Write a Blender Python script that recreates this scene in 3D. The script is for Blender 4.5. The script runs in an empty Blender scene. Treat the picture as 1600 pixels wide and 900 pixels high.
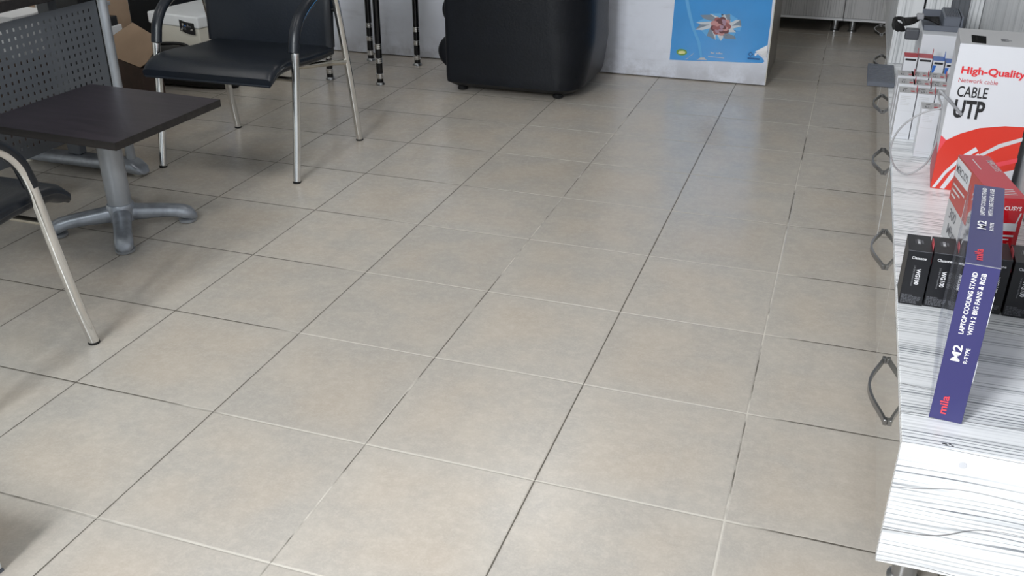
import bpy, bmesh, math, random
from mathutils import Vector, Matrix
random.seed(7)
S = bpy.context.scene
C = S.collection
R = math.radians

# ---------------------------------------------------------------- camera, light, exposure
cam_d = bpy.data.cameras.new('camera'); cam = bpy.data.objects.new('camera', cam_d); C.objects.link(cam)
cam_d.sensor_width = 36.0; cam_d.lens = 1494.85 / 1600 * 36
cam_d.clip_start = 0.02
cam.location = (1.682, -0.7636, 1.2865)
_p, _y = 0.46818, -0.32873
fw = Vector((math.sin(_y) * math.cos(_p), math.cos(_y) * math.cos(_p), -math.sin(_p)))
cam.rotation_euler = fw.to_track_quat('-Z', 'Y').to_euler()
S.camera = cam
S.view_settings.view_transform = 'Standard'; S.view_settings.look = 'None'
S.view_settings.gamma = 1.0; S.view_settings.use_curve_mapping = False
S.view_settings.exposure = 0.18
S.cycles.max_bounces = 8; S.cycles.diffuse_bounces = 5; S.cycles.glossy_bounces = 4
S.cycles.sample_clamp_indirect = 4.0

W = bpy.data.worlds.new('daylight'); S.world = W; W.use_nodes = True
W.node_tree.nodes['Background'].inputs[0].default_value = (0.86, 0.93, 1.0, 1)
W.node_tree.nodes['Background'].inputs[1].default_value = 0.7

def area(name, loc, target, sx, sy, power, col):
    d = bpy.data.lights.new(name, 'AREA'); d.shape = 'RECTANGLE'; d.size = sx; d.size_y = sy
    d.energy = power; d.color = col
    o = bpy.data.objects.new(name, d); C.objects.link(o); o.location = loc
    o.rotation_euler = (Vector(target) - Vector(loc)).to_track_quat('-Z', 'Y').to_euler()
    return o
# daylight of the street coming in through the open shop door
area('street_daylight', (0.22, -2.2, 2.4), (0.1, 2.2, 0.4), 0.9, 1.5, 172, (0.955, 0.975, 1.0))

# ---------------------------------------------------------------- materials
def lin(h):
    if isinstance(h, str):
        h = h.lstrip('#'); c = [int(h[i:i+2], 16) / 255 for i in (0, 2, 4)]
    else: c = h
    return tuple((x / 12.92 if x <= .04045 else ((x + .055) / 1.055) ** 2.4) for x in c) + (1,)

def M(name, col, rough=.5, metal=0., noise=0., nscale=30., bump=0., bscale=200., coat=0., spec=.5):
    m = bpy.data.materials.new(name); m.use_nodes = True
    nt = m.node_tree; b = nt.nodes['Principled BSDF']
    b.inputs['Base Color'].default_value = lin(col); b.inputs['Roughness'].default_value = rough
    b.inputs['Metallic'].default_value = metal; b.inputs['Coat Weight'].default_value = coat
    b.inputs['Specular IOR Level'].default_value = spec
    if noise or bump:
        tc = nt.nodes.new('ShaderNodeTexCoord')
    if noise:
        n = nt.nodes.new('ShaderNodeTexNoise'); n.inputs['Scale'].default_value = nscale; n.inputs['Detail'].default_value = 6
        nt.links.new(tc.outputs['Object'], n.inputs['Vector'])
        c = lin(col)
        r = nt.nodes.new('ShaderNodeValToRGB')
        r.color_ramp.elements[0].position = .3; r.color_ramp.elements[1].position = .7
        r.color_ramp.elements[0].color = tuple(x * (1 - noise) for x in c[:3]) + (1,)
        r.color_ramp.elements[1].color = tuple(min(1, x * (1 + noise)) for x in c[:3]) + (1,)
        nt.links.new(n.outputs['Fac'], r.inputs['Fac']); nt.links.new(r.outputs['Color'], b.inputs['Base Color'])
    if bump:
        n2 = nt.nodes.new('ShaderNodeTexNoise'); n2.inputs['Scale'].default_value = bscale; n2.inputs['Detail'].default_value = 4
        nt.links.new(tc.outputs['Object'], n2.inputs['Vector'])
        bp = nt.nodes.new('ShaderNodeBump'); bp.inputs['Strength'].default_value = bump; bp.inputs['Distance'].default_value = .002
        nt.links.new(n2.outputs['Fac'], bp.inputs['Height']); nt.links.new(bp.outputs['Normal'], b.inputs['Normal'])
    return m

class N:                      # tiny node-graph helper
    def __init__(s, m): s.nt = m.node_tree
    def new(s, t, **k):
        n = s.nt.nodes.new(t)
        for a, v in k.items(): setattr(n, a, v)
        return n
    def link(s, a, b): s.nt.links.new(a, b)
    def math(s, op, a, b=None, c=None):
        n = s.new('ShaderNodeMath', operation=op)
        for i, v in enumerate((a, b, c)):
            if v is None: continue
            if isinstance(v, (int, float)): n.inputs[i].default_value = v
            else: s.link(v, n.inputs[i])
        return n.outputs[0]
    def noise(s, vec, scale, detail=4, rough=.5):
        n = s.new('ShaderNodeTexNoise'); n.inputs['Scale'].default_value = scale
        n.inputs['Detail'].default_value = detail; n.inputs['Roughness'].default_value = rough
        s.link(vec, n.inputs['Vector']); return n.outputs['Fac']
    def mapv(s, vec, scale, loc=(0, 0, 0)):
        n = s.new('ShaderNodeMapping'); n.inputs['Scale'].default_value = scale; n.inputs['Location'].default_value = loc
        s.link(vec, n.inputs['Vector']); return n.outputs[0]
    def mix(s, f, a, b):
        n = s.new('ShaderNodeMix', data_type='RGBA')
        if isinstance(f, (int, float)): n.inputs[0].default_value = f
        else: s.link(f, n.inputs[0])
        for i, v in ((6, a), (7, b)):
            if isinstance(v, tuple): n.inputs[i].default_value = v
            else: s.link(v, n.inputs[i])
        return n.outputs[2]
    def ramp(s, f, p0, p1):
        n = s.new('ShaderNodeMapRange'); n.inputs[1].default_value = p0; n.inputs[2].default_value = p1
        n.interpolation_type = 'SMOOTHSTEP'; s.link(f, n.inputs[0]); return n.outputs[0]

def floor_mat():
    m = M('beige_porcelain_tile', '#b0a899', .3); n = N(m); b = m.node_tree.nodes['Principled BSDF']
    tc = n.new('ShaderNodeTexCoord').outputs['Object']
    sp = n.new('ShaderNodeSeparateXYZ'); n.link(tc, sp.inputs[0])
    dx = n.math('PINGPONG', sp.outputs[0], .2); dy = n.math('PINGPONG', sp.outputs[1], .2)
    d = n.math('MINIMUM', dx, dy)
    wob = n.math('MULTIPLY', n.math('SUBTRACT', n.noise(tc, 14, 2), .5), .0012)
    isx = n.math('LESS_THAN', dx, dy)
    hw = n.math('SUBTRACT', .0021, n.math('MULTIPLY', isx, .0005))
    grout = n.math('LESS_THAN', n.math('ADD', d, wob), hw)
    edge = n.ramp(d, .001, .005)
    cx = n.math('FLOOR', n.math('DIVIDE', sp.outputs[0], .4)); cy = n.math('FLOOR', n.math('DIVIDE', sp.outputs[1], .4))
    cv = n.new('ShaderNodeCombineXYZ'); n.link(cx, cv.inputs[0]); n.link(cy, cv.inputs[1])
    wn = n.new('ShaderNodeTexWhiteNoise', noise_dimensions='3D'); n.link(cv.outputs[0], wn.inputs['Vector'])
    off = n.new('ShaderNodeVectorMath', operation='MULTIPLY_ADD'); n.link(wn.outputs['Color'], off.inputs[0])
    off.inputs[1].default_value = (7, 7, 7); n.link(tc, off.inputs[2])
    cloud = n.noise(off.outputs[0], 4.5, 5, .55)
    fine = n.noise(tc, 190, 5, .7)
    rim = n.ramp(d, .0, .11)
    c1 = n.mix(n.math('MULTIPLY', n.ramp(cloud, .30, .64), n.math('ADD', n.math('MULTIPLY', rim, .75), .25)), lin('#ada8a1'), lin('#b5aa9d'))
    c2 = n.mix(n.math('MULTIPLY', n.ramp(n.noise(off.outputs[0], 9, 7, .7), .36, .76), .5), c1, lin('#c1bab0'))
    c2 = n.mix(n.math('MULTIPLY', n.ramp(n.noise(tc, 42, 6, .75), .42, .68), .30), c2, lin('#cfc8bd'))
    c3 = n.mix(n.math('MULTIPLY', n.ramp(fine, .4, .75), .34), c2, lin('#c9c2b8'))
    tone = n.math('ADD', n.math('MULTIPLY', wn.outputs['Value'], .06), .97)
    hs = n.new('ShaderNodeHueSaturation'); n.link(tone, hs.inputs['Value']); n.link(c3, hs.inputs['Color'])
    # grout: clean pale stretches and dirty dark stretches
    nz = n.noise(tc, 2.6, 4, .65)
    rowl = n.ramp(n.math('ADD', sp.outputs[0], n.math('MULTIPLY', n.math('SUBTRACT', nz, .5), 1.5)), .15, .55)
    def near(c): return n.math('LESS_THAN', n.math('ABSOLUTE', n.math('SUBTRACT', sp.outputs[0], c)), .1)
    coll = n.math('ADD', n.math('MULTIPLY', near(1.6), n.ramp(nz, .40, .50)), n.math('MULTIPLY', near(.8), n.ramp(nz, .46, .60)))
    rowl = n.math('MULTIPLY', rowl, n.math('SUBTRACT', 1., n.ramp(sp.outputs[0], 1.62, 1.72)))
    gm = n.math('ADD', n.math('MULTIPLY', isx, coll), n.math('MULTIPLY', n.math('SUBTRACT', 1., isx), rowl))
    gcol = n.mix(gm, lin('#5c574f'), lin('#c9c4ba'))
    col = n.mix(grout, hs.outputs[0], gcol)
    n.link(col, b.inputs['Base Color'])
    rg = n.math('ADD', n.math('MULTIPLY', n.noise(tc, 22, 4), .08), .19)
    n.link(n.math('ADD', rg, n.math('MULTIPLY', grout, .5)), b.inputs['Roughness'])
    bp = n.new('ShaderNodeBump'); bp.inputs['Strength'].default_value = .35; bp.inputs['Distance'].default_value = .002
    n.link(n.math('ADD', edge, n.math('MULTIPLY', fine, .05)), bp.inputs['Height']); n.link(bp.outputs['Normal'], b.inputs['Normal'])
    b.inputs['Specular IOR Level'].default_value = .42
    return m

def stripe_mat(name, along, light, dark, rough=.3, freq=100., veins=.0, amount=.75, coat=0., spec=.5):
    """white laminate with fine streaks running along the axis `along` (0 x, 1 y, 2 z)"""
    m = M(name, light, rough, coat=coat, spec=spec); n = N(m); b = m.node_tree.nodes['Principled BSDF']
    tc = n.new('ShaderNodeTexCoord').outputs['Object']
    sp = n.new('ShaderNodeSeparateXYZ'); n.link(tc, sp.inputs[0])
    o = [k for k in range(3) if k != along]
    across = n.math('ADD', sp.outputs[o[0]], sp.outputs[o[1]])
    sc = [freq * .9] * 3; sc[along] = 2.2
    jit = n.noise(n.mapv(tc, tuple(sc)), 1, 2)
    sc = [freq * .22] * 3; sc[along] = 1.1
    grp = n.noise(n.mapv(tc, tuple(sc), (3, 3, 3)), 1, 3)
    lowv = [9.] * 3; lowv[along] = 2.4
    wav = n.noise(n.mapv(tc, tuple(lowv), (5, 1, 2)), 1, 1)
    a = n.math('ADD', n.math('MULTIPLY', across, freq), n.math('ADD', n.math('MULTIPLY', jit, 1.5), n.math('MULTIPLY', wav, freq * .02)))
    fr = n.math('ABSOLUTE', n.math('SUBTRACT', n.math('FRACT', a), .5))
    line = n.math('SUBTRACT', 1., n.ramp(fr, .02, .20))
    f = n.math('MULTIPLY', line, n.ramp(grp, .36, .62))
    f = n.math('ADD', n.math('MULTIPLY', f, amount), n.math('MULTIPLY', n.ramp(jit, .5, .75), amount * .35))
    f = n.math('ADD', f, n.math('MULTIPLY', n.ramp(grp, .52, .72), amount * .22))
    col = n.mix(n.math('MINIMUM', f, 1.), lin(light), lin(dark))
    if veins:
        v = n.math('ADD', n.math('MULTIPLY', across, 11.), n.math('MULTIPLY', wav, 1.5))
        vf = n.math('ABSOLUTE', n.math('SUBTRACT', n.math('FRACT', v), .5))
        col = n.mix(n.math('MULTIPLY', n.math('LESS_THAN', vf, .008), veins), col, lin('#5b5b5c'))
    n.link(col, b.inputs['Base Color'])
    return m

def wall_plaster(name, base, dirt, zdirt):
    m = M(name, base, .6); n = N(m); b = m.node_tree.nodes['Principled BSDF']
    tc = n.new('ShaderNodeTexCoord').outputs['Object']
    sp = n.new('ShaderNodeSeparateXYZ'); n.link(tc, sp.inputs[0])
    st = n.ramp(n.noise(tc, 3.2, 8, .65), .48, .8)
    sm = n.ramp(n.noise(n.mapv(tc, (2, 2, 9)), 2.2, 6, .6), .52, .78)
    low = n.math('MULTIPLY', n.ramp(n.math('SUBTRACT', zdirt, sp.outputs[2]), 0, zdirt), n.ramp(n.noise(tc, 9, 8, .7), .3, .6))
    f = n.math('MINIMUM', n.math('ADD', n.math('ADD', n.math('MULTIPLY', st, .25), n.math('MULTIPLY', sm, .25)), n.math('MULTIPLY', low, .5)), 1.)
    n.link(n.mix(f, lin(base), lin(dirt)), b.inputs['Base Color'])
    bp = n.new('ShaderNodeBump'); bp.inputs['Strength'].default_value = .3; bp.inputs['Distance'].default_value = .004
    n.link(n.noise(tc, 14, 5), bp.inputs['Height']); n.link(bp.outputs['Normal'], b.inputs['Normal'])
    return m

def wood_mat(name, c1, c2, rough):
    m = M(name, c1, rough); n = N(m); b = m.node_tree.nodes['Principled BSDF']
    tc = n.new('ShaderNodeTexCoord').outputs['Object']
    f = n.noise(n.mapv(tc, (5, 70, 70)), 1, 5, .6)
    n.link(n.mix(n.ramp(f, .3, .7), lin(c1), lin(c2)), b.inputs['Base Color'])
    return m

m_floor = floor_mat()
m_white_wall = wall_plaster('white_painted_wall', '#d9d8d4', '#b5b1a8', .2)
m_counter = wall_plaster('scuffed_white_paint', '#dee2ed', '#918f92', .16)
m_counter_side = M('grey_counter_side', '#8a857d', .35, noise=.15, nscale=8)
m_ceiling = M('white_ceiling', '#e2e2e0', .8)
m_strx = stripe_mat('white_streaked_laminate_across', 0, '#eef0f2', '#767c83', .28, 105, .85, 1.0)
m_strz = stripe_mat('white_streaked_laminate_upright', 2, '#d4d6d8', '#7f8387', .3, 70, 0, .7)
m_door = stripe_mat('glossy_grey_laminate', 2, '#a5a39d', '#96938d', .05, 120, 0, .5, coat=1., spec=.9)
m_backdoor = stripe_mat('grey_streaked_laminate', 2, '#c3c3c4', '#8a8b8d', .3, 60, 0, .8)
m_darkstrip = stripe_mat('dark_grey_streaked_laminate', 2, '#5c5f64', '#43464b', .35, 60, 0)
m_edge = M('pale_edge_banding', '#c9c5ba', .5)
m_chrome = M('polished_chrome', '#e4e4e3', .12, 1., noise=.06, nscale=20)
m_dullchrome = M('worn_chrome', '#b4b0a6', .22, 1., noise=.2, nscale=35)
m_handle = M('satin_nickel', '#8f9092', .22, 1.)
m_steel = M('brushed_steel', '#a9abad', .3, 1.)
m_greymetal = M('grey_painted_metal', '#a6aab0', .36, .5, noise=.12, nscale=14)
m_castfoot = M('grey_cast_foot', '#999ea6', .34, .5, noise=.25, nscale=24, bump=.3, bscale=60)
m_panel = M('dark_grey_perforated_sheet', '#62666c', .5, .2)
m_leather = M('black_leather', '#0c1017', .42, noise=.2, nscale=9, bump=.35, bscale=85, spec=.3)
m_vinyl = M('black_vinyl', '#10161f', .36, noise=.15, nscale=6, bump=.25, bscale=120)
m_blackplastic = M('black_plastic', '#111216', .4)
m_rubber = M('black_rubber', '#0c0c0d', .7)
m_blacktube = M('black_gloss_tube', '#0e0f14', .2)
m_wenge = wood_mat('dark_wenge_wood', '#332c34', '#221d24', .34)
m_wengedge = wood_mat('dark_wenge_edge', '#2a2625', '#1a1717', .5)
m_cardboard = M('tan_cardboard', '#a08872', .85, noise=.06, nscale=12)
m_cardside = M('brown_printed_cardboard', '#3f312b', .8, noise=.2, nscale=16)
m_cream = M('cream_foam_board', '#d8d4c8', .7, noise=.04, nscale=10)
m_lidwhite = M('white_foam_lid', '#e2e4e6', .7, noise=.04, nscale=10)
m_paper = M('white_paper', '#e6e7ea', .7)
m_boxwhite = M('white_gloss_card', '#cfd1d6', .35)
m_boxgrey = M('light_grey_card', '#b4b4b6', .5)
m_boxred = M('red_gloss_card', '#cd3a2d', .3, coat=.1)
m_boxred2 = M('deep_red_gloss_card', '#b3101c', .16, coat=.5)
m_pinkred = M('pinkish_red_card', '#b8474f', .5)
m_blue = M('blue_card', '#2a63b4', .4)
m_black = M('black_card', '#16171b', .4)
m_blackgloss = M('hand_hole_black', '#050506', .8, spec=.1)
m_ink = M('black_ink', '#17171a', .6)
m_inkgrey = M('grey_ink', '#8e8f93', .6)
m_inkpale = M('pale_grey_ink', '#c2c3c6', .6)
m_inkdark = M('dark_grey_ink', '#5d5e63', .6)
m_inkwhite = M('white_ink', '#f4f4f6', .5)
m_inkred = M('red_ink', '#d32a33', .5)
m_coral = M('coral_ink', '#dc4650', .5)
m_navy = M('navy_gloss_card', '#37366c', .3, coat=.3)
m_navyside = M('glossy_dark_card', '#4a4a5a', .07, coat=1.)
m_film = M('clear_plastic_film', '#c8cad0', .12)
def _film(m):
    n = N(m); b = m.node_tree.nodes['Principled BSDF']; tr = n.new('ShaderNodeBsdfTransparent'); mx = n.new('ShaderNodeMixShader')
    tr.inputs[0].default_value = (.86, .87, .9, 1); mx.inputs[0].default_value = .13
    n.link(tr.outputs[0], mx.inputs[1]); n.link(b.outputs[0], mx.inputs[2]); n.link(mx.outputs[0], m.node_tree.nodes['Material Output'].inputs[0])
_film(m_film)
m_glass = M('clear_glass', '#f2f6f6', .02)
_film(m_glass)
for nd in m_glass.node_tree.nodes:
    if nd.type == 'MIX_SHADER': nd.inputs[0].default_value = .05
    if nd.type == 'BSDF_TRANSPARENT': nd.inputs[0].default_value = (.97, .985, .98, 1)
m_cable = M('grey_cable_sheath', '#a2a3a6', .45)
m_plug = M('dark_grey_plastic', '#45484e', .45)
m_greybox = M('slate_grey_plastic', '#5b606a', .5)
m_bluebottle = M('blue_plastic', '#5f86c4', .25)
m_alum = M('white_aluminium', '#cfd3d6', .4, .1)
m_poster = M('blue_poster_paper', '#2a8fd6', .28, noise=.07, nscale=5, coat=.3)
m_posterdark = M('deep_blue_ink', '#1b5a98', .4)
m_posterlight = M('worn_pale_blue_crease', '#5fabe2', .4)

# ---------------------------------------------------------------- mesh helpers
def ident(): return Matrix.Identity(4)
def box(bm, x0, x1, y0, y1, z0, z1, mat=0, M4=None, bev=0., seg=1):
    b2 = bmesh.new()
    r = bmesh.ops.create_cube(b2, size=1)
    for v in b2.verts:
        v.co = Vector(((x0 + x1) / 2 + v.co.x * (x1 - x0), (y0 + y1) / 2 + v.co.y * (y1 - y0), (z0 + z1) / 2 + v.co.z * (z1 - z0)))
    if bev: bmesh.ops.bevel(b2, geom=b2.edges[:], offset=bev, segments=seg, profile=.5, affect='EDGES')
    for f in b2.faces: f.material_index = mat
    merge(bm, b2, M4)
def merge(bm, b2, M4=None):
    if M4 is not None: b2.transform(M4)
    me = bpy.data.meshes.new('tmp'); b2.to_mesh(me); b2.free(); bm.from_mesh(me); bpy.data.meshes.remove(me)
def frames(pts):
    P = [Vector(p) for p in pts]; T = []
    for i in range(len(P)):
        a = P[max(i - 1, 0)]; b = P[min(i + 1, len(P) - 1)]; T.append((b - a).normalized())
    n = T[0].orthogonal().normalized(); out = []
    for i, t in enumerate(T):
        n = (n - t * n.dot(t)).normalized(); out.append((P[i], n, t.cross(n)))
    return out
def tube(bm, pts, r, seg=14, cap=True, flat=None):
    rings = []
    for i, (p, n, b) in enumerate(frames(pts)):
        rr = r[i] if isinstance(r, (list, tuple)) else r
        rings.append([bm.verts.new(p + n * rr * math.cos(2 * math.pi * k / seg) + b * rr * math.sin(2 * math.pi * k / seg)) for k in range(seg)])
    for a, b in zip(rings, rings[1:]):
        for k in range(seg): bm.faces.new((a[k], a[(k + 1) % seg], b[(k + 1) % seg], b[k]))
    if cap: bm.faces.new(rings[0][::-1]); bm.faces.new(rings[-1])
def smooth_pts(pts, sub=6):
    P = [Vector(p) for p in pts]; out = []
    for i in range(len(P) - 1):
        p0 = P[max(i - 1, 0)]; p1 = P[i]; p2 = P[i + 1]; p3 = P[min(i + 2, len(P) - 1)]
        for k in range(sub):
            t = k / sub
            out.append(.5 * ((2 * p1) + (p2 - p0) * t + (2 * p0 - 5 * p1 + 4 * p2 - p3) * t * t + (-p0 + 3 * p1 - 3 * p2 + p3) * t ** 3))
    out.append(P[-1]); return out
def lathe(bm, prof, cx=0, cy=0, seg=24):
    rings = []
    for r, z in prof:
        rings.append([bm.verts.new((cx + r * math.cos(2 * math.pi * k / seg), cy + r * math.sin(2 * math.pi * k / seg), z)) for k in range(seg)])
    for a, b in zip(rings, rings[1:]):
        for k in range(seg): bm.faces.new((a[k], a[(k + 1) % seg], b[(k + 1) % seg], b[k]))
    bm.faces.new(rings[0][::-1]); bm.faces.new(rings[-1])
def loft(bm, loops):
    rings = [[bm.verts.new(p) for p in l] for l in loops]; n = len(rings[0])
    for a, b in zip(rings, rings[1:]):
        for k in range(n): bm.faces.new((a[k], a[(k + 1) % n], b[(k + 1) % n], b[k]))
    bm.faces.new(rings[0][::-1]); bm.faces.new(rings[-1])
def rrect(x0, x1, y0, y1, rads, seg=8):
    """plan outline, radii for corners (x0,y0),(x1,y0),(x1,y1),(x0,y1)"""
    out = []
    for (cx, cy, sx, sy, a0), r in zip(((x0, y0, 1, 1, 180), (x1, y0, -1, 1, 270), (x1, y1, -1, -1, 0), (x0, y1, 1, -1, 90)), rads):
        for k in range(seg + 1):
            a = R(a0 + 90 * k / seg); out.append((cx + sx * r + r * math.cos(a), cy + sy * r + r * math.sin(a)))
    return out
def obj(name, bm, mats, parent=None, smooth=False, label=None):
    me = bpy.data.meshes.new(name)
    bmesh.ops.recalc_face_normals(bm, faces=bm.faces[:])
    bm.to_mesh(me); bm.free()
    for m in (mats if isinstance(mats, (list, tuple)) else [mats]): me.materials.append(m)
    if smooth:
        me.polygons.foreach_set('use_smooth', [True] * len(me.polygons))
        try: me.set_sharp_from_angle(angle=R(38))
        except Exception: pass
    o = bpy.data.objects.new(name, me); C.objects.link(o)
    if parent: o.parent = parent
    if label: o['label'] = label
    return o
def thing(name, label, cat, loc=(0, 0, 0), rotz=0., group=None):
    o = bpy.data.objects.new(name, None); C.objects.link(o); o.empty_display_size = .1
    o.location = loc; o.rotation_euler = (0, 0, rotz); return tag(o, label, cat, group)
def tag(o, label, cat, group=None):
    o['label'] = label; o['category'] = cat
    if group: o['group'] = group
    return o
def struct(o, label=None):
    o['kind'] = 'structure'
    if label: o['label'] = label
    return o
def copy_tree(o, parent=None):
    c = o.copy(); C.objects.link(c)
    if parent: c.parent = parent
    for ch in [x for x in bpy.data.objects if x.parent == o]: copy_tree(ch, c)
    return c
def BM(): return bmesh.new()

_txt = {}
def text_polys(s, bold=0.):
    k = (s, bold)
    if k in _txt: return _txt[k]
    cu = bpy.data.curves.new('lettering', 'FONT'); cu.body = s; cu.size = 1; cu.offset = bold; cu.resolution_u = 3
    o = bpy.data.objects.new('lettering', cu); C.objects.link(o)
    dg = bpy.context.evaluated_depsgraph_get()
    me = bpy.data.meshes.new_from_object(o.evaluated_get(dg))
    V = [v.co.copy() for v in me.vertices]; Fs = [list(p.vertices) for p in me.polygons]
    bpy.data.objects.remove(o); bpy.data.curves.remove(cu); bpy.data.meshes.remove(me)
    x0 = min(v.x for v in V); x1 = max(v.x for v in V)
    _txt[k] = ([(v.x - x0, v.y) for v in V], Fs, x1 - x0); return _txt[k]

class Print:
    """ink on one flat face: polygons and lettering in the face's own u,v (metres)"""
    def __init__(s, o, u, v):
        s.o = Vector(o); s.u = Vector(u).normalized(); s.v = Vector(v).normalized(); s.n = s.u.cross(s.v); s.bm = BM(); s.mats = []; s.k = 0
    def mi(s, m):
        if m not in s.mats: s.mats.append(m)
        return s.mats.index(m)
    def P(s, a, b, l): return s.o + s.u * a + s.v * b + s.n * l
    def poly(s, pts, m, lift=.0004):
        f = s.bm.faces.new([s.bm.verts.new(s.P(a, b, lift)) for a, b in pts]); f.material_index = s.mi(m)
    def rect(s, a0, b0, a1, b1, m, lift=.0004): s.poly([(a0, b0), (a1, b0), (a1, b1), (a0, b1)], m, lift)
    def text(s, t, a, b, h, m, w=None, d=(1, 0), bold=0., lift=.0008):
        V, Fs, tw = text_polys(t, bold); sy = h / .70; sx = (w / tw) if w else sy
        up = (-d[1], d[0]); vs = []
        for x, y in V:
            x *= sx; y *= sy; vs.append(s.bm.verts.new(s.P(a + d[0] * x + up[0] * y, b + d[1] * x + up[1] * y, lift)))
        for f in Fs:
            try: s.bm.faces.new([vs[i] for i in f]).material_index = s.mi(m)
            except ValueError: pass
    def build(s, name, parent, label=None):
        me = bpy.data.meshes.new(name); s.bm.normal_update()
        for f in s.bm.faces:
            if f.normal.dot(s.n) < 0: f.normal_flip()
        s.bm.to_mesh(me); s.bm.free()
        for m in s.mats: me.materials.append(m)
        o = bpy.data.objects.new(name, me); C.objects.link(o); o.parent = parent
        if label: o['label'] = label
        return o

# ================================================================ the room
XL, XR, YF, YB, ZC = -2.75, 2.19, -0.95, 6.10, 2.80
bm = BM(); box(bm, XL, XR + .02, -1.2, YB, -.06, 0); struct(obj('floor', bm, m_floor), 'beige square floor tiles with pale and dark grout')
bm = BM(); box(bm, XL, XR + .1, YF, YB, ZC, ZC + .08); struct(obj('ceiling', bm, m_ceiling))
bm = BM(); box(bm, XL - .1, XL, YF, YB + .1, 0, ZC); struct(obj('wall_left', bm, m_white_wall))
bm = BM(); box(bm, XL, XR + .1, YB, YB + .1, 0, ZC); struct(obj('wall_back', bm, m_white_wall))
bm = BM(); box(bm, XR, XR + .1, YF, YB, 0, ZC); struct(obj('wall_right', bm, m_strz), 'white streaked panelling behind the display cabinets')
# shop front: two glazed openings either side of the doorway's jamb
bm = BM()
box(bm, XL - .1, -2.3, YF - .1, YF, 0, ZC); box(bm, -2.3, XR + .1, YF - .1, YF, 2.70, ZC); box(bm, -2.3, .20, YF - .1, YF, 0, .06)
box(bm, .20, .27, YF - .1, YF, 0, 2.70); box(bm, 2.0, XR + .1, YF - .1, YF, 0, 2.70)
struct(obj('wall_front', bm, m_white_wall))
wf = BM()
for x in (-2.3, -1.11, .14): box(wf, x, x + .06, YF - .07, YF - .03, .06, 2.70)
box(wf, -2.24, .14, YF - .07, YF - .03, .061, .11); box(wf, -2.24, .14, YF - .07, YF - .03, 2.64, 2.70)
w1 = struct(obj('window_1', wf, m_alum))
for x0, x1 in ((-2.24, -1.11), (-1.05, .14)):
    gb = BM(); box(gb, x0, x1, YF - .053, YF - .047, .11, 2.64); obj('glass_pane', gb, m_glass, w1)
# invented low stand for the pale corner edge, kept short to limit its shadow
t = thing('invented_stand', 'invented low pale metal stand, its leg just entering the lower left corner', 'stand', (.17, .06, 0))
for lx in (-.145, .145):
    for ly in (-.14, .14):
        b = BM(); box(b, lx - .021, lx + .021, ly - .021, ly + .021, .006, .14, bev=.003); leg = obj('leg', b, m_alum, t)
        b = BM(); box(b, lx - .0215, lx + .0215, ly - .0215, ly + .0215, 0, .0058); obj('foot_cap', b, m_greybox, leg)
b = BM(); box(b, -.166, .166, -.161, .161, .1405, .155, bev=.003); obj('shelf_top', b, m_alum, t)
b = BM(); box(b, -.124, .124, -.15, -.13, .08, .10, bev=.002); obj('rail', b, m_alum, t)
# ceiling lamps
def panel_lamp(x, y, label):
    t = thing('ceiling_lamp', label, 'lamp', (x, y, ZC), 0, 'square ceiling lamps')
    b = BM(); box(b, -.3, .3, -.3, .3, -.03, 0); obj('lamp_housing', b, m_alum, t)
    b = BM(); box(b, -.27, .27, -.27, .27, -.034, -.0305); e = M('lamp_diffuser_glow', '#ffffff', .5)
    e.node_tree.nodes['Principled BSDF'].inputs['Emission Color'].default_value = (1, .97, .93, 1)
    e.node_tree.nodes['Principled BSDF'].inputs['Emission Strength'].default_value = 6.5
    obj('diffuser', b, e, t)
panel_lamp(.25, 1.5, 'square ceiling lamp nearest the shop door')
panel_lamp(.25, 3.9, 'square ceiling lamp above the white counter front')
panel_lamp(-1.5, 1.5, 'square ceiling lamp above the desk')

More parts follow.
